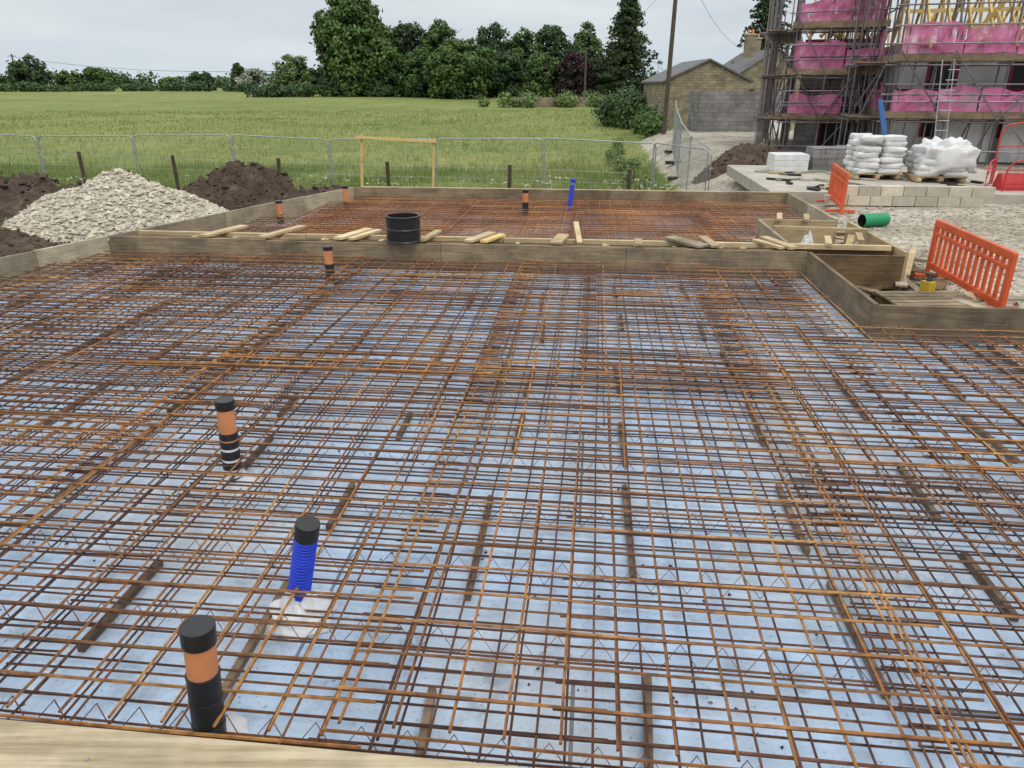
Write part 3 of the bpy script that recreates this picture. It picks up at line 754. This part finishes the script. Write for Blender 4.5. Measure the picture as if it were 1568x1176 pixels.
# ------------------------------------------------------------ stone barn, houses
def gable(name,x0,x1,y0,y1,zb,ze,zr,wall,roof,chim=None,wins=()):
    b=MB(); xm=(x0+x1)/2
    vs=[(x0,y0,zb),(x1,y0,zb),(x1,y1,zb),(x0,y1,zb),(x0,y0,ze),(x1,y0,ze),(x1,y1,ze),(x0,y1,ze),(xm,y0,zr),(xm,y1,zr)]
    b.add(vs,[(0,1,5,8,4),(3,7,9,6,2),(0,4,7,3),(1,2,6,5)],wall)
    ov=.2
    for xa,sg in((x0,-1),(x1,1)):
        sl=(zr-ze)/(xm-x0)
        e=(xa+sg*ov,ze-ov*sl)
        b.add([(e[0],y0-.15,e[1]+.03),(xm,y0-.15,zr+.03),(xm,y1+.15,zr+.03),(e[0],y1+.15,e[1]+.03),(e[0],y0-.15,e[1]+.14),(xm,y0-.15,zr+.14),(xm,y1+.15,zr+.14),(e[0],y1+.15,e[1]+.14)],[(0,1,2,3),(7,6,5,4),(0,4,5,1),(3,2,6,7),(0,3,7,4)],roof)
    for w in wins: b.box((w[0],y0-.01,w[1]),(w[2],.05,w[3]),'dark'); b.box((w[0],y0-.03,w[1]-w[3]/2-.05),(w[2]+.2,.12,.1),'concrete')
    if chim:
        for cx,cy in chim:
            b.box((cx,cy,zr+.3),(.7,.6,1.6),wall); b.box((cx,cy,zr+1.13),(.85,.75,.1),'concrete')
            for q in(-.17,.17): b.tube([(cx+q,cy,zr+1.15),(cx+q,cy,zr+1.5)],.1,'orange_pipe',10)
    return b.obj(name)
gable('stone_barn',9.6,14.9,50,58,-.8,2.5,3.7,'cots','slate')
gable('stone_cottage',18.0,24,64,74,-.6,3.0,4.9,'cots','slate',chim=[(19.0,65),(21,70)],wins=[(19,1.5,.9,1.0),(22,1.5,.9,1.0)])
b=MB(); b.box((12.9,43.5,.4),(5.2,.25,3.2),'block'); b.box((14.6,43.3,.2),(.7,.1,1.4),'bag'); b.box((10.4,44.7,.4),(.25,2.4,3.2),'block'); b.obj('concrete_block_wall')
b=MB()
b.box((8,92,.3),(16,.5,1.4),'cots'); b.obj('stone_garden_wall')
b=MB(); b.tube([(8.55,44,-1.2),(8.72,44,9.6)],.12,'bark',10,radii=[.14,.10]); b.box((8.72,44,8.9),(1.4,.1,.12),'postwood'); b.obj('utility_pole')
b=MB(); b.tube([(9.6,105,-.5),(9.6,105,6.8)],.13,'bark',8); b.obj('utility_pole')
b=MB()
b.tube([(-133,215,0),(-133,215,10)],.18,'bark',8); b.box((-133,215,9.5),(2,.15,.15),'bark'); b.obj('utility_pole')
b=MB()
def cable(a,c,sag,r=.015,n=16):
    a=Vector(a);c=Vector(c); pts=[]
    for i in range(n+1):
        f=i/n; p=a.lerp(c,f); p.z-=sag*4*f*(1-f); pts.append(p)
    b.tube(pts,r,'wire',4)
cable((8.7,44,8.8),(19,65,5.0),1.2,.012); cable((8.7,44,7.6),(9.6,105,6.7),1.0,.012); cable((8.7,44,8.8),(24,50,5.5),1.2,.012)
cable((-133,215,9.4),(9.6,105,6.6),3.2,.035)
b.obj('overhead_cables')
# ------------------------------------------------------------ trees
def leafcloud(b,blobs,n,size,mat,shell=0.35):
    wts=np.array([x[3]*x[3] for x in blobs]); wts=wts/wts.sum(); cnt=rng.multinomial(n,wts)
    for (cx,cy,cz,r,fz),k in zip(blobs,cnt):
        d=rng.normal(size=(k,3)); d/=np.linalg.norm(d,axis=1)[:,None]
        rr=r*(1-shell*rng.random(k)**1.5)*(1+0.16*rng.normal(size=k))
        c=np.stack([cx+d[:,0]*rr,cy+d[:,1]*rr,cz+d[:,2]*rr*fz],1)
        nrm=d+rng.normal(size=(k,3))*0.5+np.array([0,0,.3]); nrm/=np.linalg.norm(nrm,axis=1)[:,None]
        t=np.cross(nrm,rng.normal(size=(k,3))); t/=np.linalg.norm(t,axis=1)[:,None]; bt=np.cross(nrm,t)
        s=size*(0.6+0.8*rng.random(k))[:,None]
        a0=c+t*s; a1=c+bt*s*.65; a2=c-t*s; a3=c-bt*s*.65
        V=np.stack([a0,a1,a2,a3],1).reshape(-1,3); o=len(b.v)
        b.v+=V.tolist(); mi=b.mi(mat)
        b.f+=[(o+4*i,o+4*i+1,o+4*i+2,o+4*i+3) for i in range(k)]; b.m+=[mi]*k
def tree(name,x,y,ztop,w,mat,n=7000,shape='round',size=None,seed=0,nb=110):
    R=random.Random(seed*17+3); b=MB(); z0=gz(x,y)-.1; H=ztop-z0
    th=H*0.5; tr=max(.12,H*.02)
    b.tube([(x,y,z0),(x+.1,y,z0+th*.5),(x-.05,y+.1,z0+th),(x+.05,y,z0+H*.82)],tr,'bark',8,radii=[tr*1.3,tr,tr*.7,tr*.2])
    for i in range(9):
        a=R.uniform(0,6.28); f=R.uniform(.2,.7); l=w*.38
        p=(x,y,z0+H*f); q=(x+math.cos(a)*l*.5,y+math.sin(a)*l*.5,z0+H*(f+.07)); r_=(x+math.cos(a)*l,y+math.sin(a)*l,z0+H*(f+.16))
        b.tube([p,q,r_],tr*.4,'bark',5,radii=[tr*.4,tr*.25,tr*.1])
    def env(f):
        if shape=='pop': return max(0.0,(1-((f-.25)/.76)**2) if f>.25 else .85+.6*f)**.8
        return math.sqrt(max(0.0,1-((f-.38)/.64)**2)) if f>.38 else .78+.58*f
    blobs=[]; core=[]
    lob=[(R.uniform(0,6.28),R.uniform(.2,.9),R.uniform(.08,.2)) for _ in range(5)]
    while len(blobs)<nb:
        f=R.random(); e=env(f)
        if R.random()>e*1.0+.12: continue
        a=R.uniform(0,6.28)
        ee=e*(1+sum(g*math.cos(a-la)*math.exp(-((f-lf)/.2)**2) for la,lf,g in lob))
        r=w*R.uniform(.07,.14)*(0.6+.4*e)
        rad=max(0,w*.5*ee*R.uniform(.55,1.0)**.6-r*.7)
        zc=z0+H*(.04+.96*f); zc=min(zc,ztop-r*R.uniform(.6,.95))
        blobs.append((x+rad*math.cos(a),y+rad*math.sin(a),zc,r,R.uniform(.65,.9)))
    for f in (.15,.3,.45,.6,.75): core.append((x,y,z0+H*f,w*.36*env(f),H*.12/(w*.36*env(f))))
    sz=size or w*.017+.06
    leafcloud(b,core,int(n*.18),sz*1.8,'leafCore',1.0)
    leafcloud(b,blobs,n,sz,mat,.45); return b.obj(name)
def conifer(name,x,y,ztop,w,n=5000,seed=0,sparse=False,zl=.1):
    R=random.Random(seed); b=MB(); z0=gz(x,y)-.1; H=ztop-z0
    b.tube([(x,y,z0),(x,y,ztop)],.2,'bark',8,radii=[H*.022,.03])
    blobs=[]; lv=30 if not sparse else 15
    for i in range(lv):
        f=zl+(1-zl)*i/lv; L=w*.5*(1-f)**.6*R.uniform(.8,1.15)+.3
        for k in range(8 if not sparse else 4):
            a=R.uniform(0,6.28); l=L*R.uniform(.7,1.1)
            p=(x,y,z0+H*f); q=(x+math.cos(a)*l,y+math.sin(a)*l,z0+H*f-l*.12)
            b.tube([p,q],.05,'bark',4,radii=[.06,.02])
            for g in(.3,.6,.95): blobs.append((x+math.cos(a)*l*g,y+math.sin(a)*l*g,z0+H*f-l*.12*g,w*.08*(1.2-g*.5),.6))
    leafcloud(b,blobs,n,.20 if not sparse else .15,'leafCon',.8); return b.obj(name)
tree('deciduous_tree',-25.6,130,15.3,14.6,'leafA',24000,seed=1,nb=190)
tree('deciduous_tree',-17.2,134,11.9,10.4,'leafB',11000,seed=2)
tree('deciduous_tree',-11.6,131,12.4,9.8,'leafA',11000,'pop',seed=3)
tree('deciduous_tree',-8.2,122,8.8,11.4,'leafA',13000,seed=4,nb=140)
tree('deciduous_tree',-3.4,136,11.9,8.6,'leafB',8000,seed=5)
tree('deciduous_tree',1.9,133,11.2,8.6,'leafA',9000,'pop',seed=6)
tree('deciduous_tree',6.6,136,11.6,8.6,'leafB',9000,seed=7)
tree('deciduous_tree',4.6,122,6.8,7.6,'leafA',8000,seed=8)
tree('deciduous_tree',12.3,135,12.2,8.0,'leafA',9000,'pop',seed=9)
tree('copper_beech_tree',9.3,120,6.8,6.4,'leafP',7000,seed=10)
tree('deciduous_tree',-1.5,128,7.4,7.8,'leafB',6000,seed=18)
tree('deciduous_tree',-14.2,126,7.6,7.4,'leafA',6000,seed=19)
tree('deciduous_tree',14.2,124,6.2,7,'leafB',5000,seed=20)
tree('deciduous_tree',-20.5,128,7.5,7.4,'leafB',6000,seed=21)
conifer('conifer_tree',16.8,118,14.0,11.0,18000,seed=3)
conifer('pine_tree',22.0,72,9.8,6.0,3600,seed=5,sparse=True,zl=.35)
conifer('pine_tree',25.6,80,11.5,6.0,3000,seed=8,sparse=True,zl=.35)
for i,(x,zt,w,k,sh) in enumerate([(-141,5.6,9,'leafB','round'),(-131,9.9,11.5,'leafB','round'),(-122,6.0,8,'leafC','round'),(-114,6.8,11,'leafA','round'),(-106,4.0,9,'leafB','round'),(-94,4.3,7,'leafC','round'),(-85.6,5.8,8.5,'leafB','round'),(-75.8,8.2,6,'leafB','pop'),(-58.8,9.9,12,'leafC','round'),(-52,7,8,'leafA','round'),(-68,3.7,6,'leafB','round')]):
    tree('deciduous_tree',x,220+R.uniform(-5,5),zt,w,k,3200,sh,seed=40+i,size=.34,nb=50)
tree('hawthorn_blossom_tree',-63,195,6.0,8.0,'leafW',3600,seed=60,size=.28,nb=50)
def bushes(name,pts,mat,n,size):
    b=MB(); blobs=[]
    for (x,y,r,h) in pts: blobs.append((x,y,gz(x,y)+h*.45,r,h*.55/r))
    leafcloud(b,blobs,n,size,mat,.5); return b.obj(name)
pts=[(x+R.uniform(-1,1),200+R.uniform(-2,2),R.uniform(1.5,2.4),R.uniform(1.5,2.5)) for x in np.arange(-150,-38,2.2)]
bushes('field_hedge',pts,'leafB',9000,.30)
pts=[(x+R.uniform(-1,1),128+R.uniform(-2,2),R.uniform(1.2,2.2),R.uniform(1.6,2.8)) for x in np.arange(-42,22,1.7)]
bushes('field_hedge',pts,'leafB',14000,.25)
pts=[(x+R.uniform(-4,4),330+R.uniform(-20,20),R.uniform(5,9),R.uniform(4,8)) for x in np.arange(-330,160,7)]
bushes('distant_trees',pts,'leafB',12000,.8)
pts=[(8.3+q*.15,47+q*1.4+R.uniform(-1,1),R.uniform(.6,1.0),R.uniform(1.0,1.9)) for q in range(20)]
bushes('boundary_hedge',pts,'leafA',8000,.12)
pts=[(R.uniform(-4,15),R.uniform(90,96),R.uniform(.6,1.2),R.uniform(1,1.8)) for q in range(26)]
bushes('garden_shrubs',pts,'leafC',8000,.15)
pts=[(8.4+R.uniform(-1.2,1.0),60+R.uniform(-4,4),1.1,R.uniform(2.2,3.3)) for q in range(7)]
bushes('garden_shrubs',pts,'leafB',6000,.12)
pts=[(-10.2,20.5,.55,1.1),(-9.8,20.6,.4,.8),(-4.9,19.6,.5,.8),(-4.5,19.8,.4,.6),(-5.4,19.7,.4,.6),(-14.5,21.5,.5,.8),(-.8,20.5,.4,.7)]+[(4.3+.075*q*1.3+R.uniform(-.7,.4),24+q*1.3,R.uniform(.2,.4),R.uniform(.3,.7)) for q in range(16)]
bushes('weed_clump',pts,'leafC',6500,.05)
# ------------------------------------------------------------ grass
def blades(name,n,xr,yr,hr,wd,mat,pw=1.0,cond=None,flower=0):
    b=MB(); x=rng.uniform(xr[0],xr[1],n); y=yr[0]+(yr[1]-yr[0])*rng.random(n)**pw
    V=[];F=[]
    for i in range(n):
        xx,yy=float(x[i]),float(y[i])
        if cond and not cond(xx,yy): continue
        if noise.noise((xx*.22,yy*.22,7))<-.22 and random.random()<.7: continue
        h=random.uniform(*hr)*(.6+.9*abs(noise.noise((xx*.5,yy*.5,0)))+.1); z=gz(xx,yy)-.03; a=random.uniform(0,3.14); w=wd*(yy/25)
        lx,ly=random.uniform(-.35,.35)*h,random.uniform(-.35,.35)*h
        o=len(V); V+=[(xx-math.cos(a)*w,yy-math.sin(a)*w,z),(xx+math.cos(a)*w,yy+math.sin(a)*w,z),(xx+lx,yy+ly,z+h)]; F.append((o,o+1,o+2))
    b.add(V,F,mat)
    for i in range(flower):
        xx=random.uniform(*xr); yy=random.uniform(yr[0],yr[0]+4)
        if cond and not cond(xx,yy): continue
        z=gz(xx,yy); h=random.uniform(.5,.95); b.tube([(xx,yy,z),(xx+.05,yy,z+h)],.006,'grassb',3)
        for q in range(5): b.lump((xx+random.uniform(-.1,.1),yy+random.uniform(-.1,.1),z+h+random.uniform(-.03,.05)),.028,'umbel',.4)
    return b.obj(name)
cf=lambda x,y: x<5.2+0.08*max(0,y-22)
blades('meadow_grass',60000,(-24,7),(19.8,34),(.2,.5),.011,'grassb',1.2,cf,flower=190)
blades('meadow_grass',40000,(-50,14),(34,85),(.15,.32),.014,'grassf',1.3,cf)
# ------------------------------------------------------------ world, sun, camera
w=bpy.data.worlds.new("World"); SC.world=w; w.use_nodes=True; nt=w.node_tree
bg=nt.nodes['Background']; sky=nt.nodes.new('ShaderNodeTexSky'); sky.sky_type='NISHITA'; sky.sun_disc=False
sky.sun_elevation=math.radians(55); sky.sun_rotation=math.radians(150); sky.dust_density=3; sky.air_density=1.0
tc=nt.nodes.new('ShaderNodeTexCoord'); sx=nt.nodes.new('ShaderNodeSeparateXYZ'); nt.links.new(tc.outputs['Generated'],sx.inputs[0])
grad=ramp(nt,sx.outputs[2],[(0.0,(6.3,7.2,7.9)),(0.05,(7.0,7.6,8.0)),(0.15,(7.6,7.85,7.95)),(0.5,(11,11.3,11.5)),(1.0,(16,16.2,16.4))])
mp=nt.nodes.new('ShaderNodeMapping'); mp.inputs['Scale'].default_value=(1.2,1.2,6); nt.links.new(tc.outputs['Generated'],mp.inputs[0])
cl=noi(nt,2.6,7,mp.outputs[0]); clr=ramp(nt,cl,[(0.3,(0.84,0.88,0.92)),(0.7,(1.10,1.09,1.07))])
g2=mix(nt,1.0,grad,clr,'MULTIPLY')
fin=mix(nt,0.93,sky.outputs[0],g2)
nt.links.new(fin,bg.inputs['Color']); bg.inputs['Strength'].default_value=0.1
L=bpy.data.lights.new('sun','SUN'); L.energy=1.0; L.angle=math.radians(30); L.color=(1,.97,.92)
lo=bpy.data.objects.new('sun',L); SC.collection.objects.link(lo); lo.rotation_euler=(math.radians(35),0,math.radians(30))
cam=bpy.data.cameras.new('camera'); co=bpy.data.objects.new('camera',cam); SC.collection.objects.link(co)
co.location=(0,0,2.3); co.rotation_euler=(math.radians(68),0,0); cam.lens=26.0; cam.sensor_width=36; cam.clip_end=4000; cam.clip_start=.05
SC.camera=co
SC.view_settings.view_transform='Standard'; SC.view_settings.look='None'; SC.view_settings.exposure=0
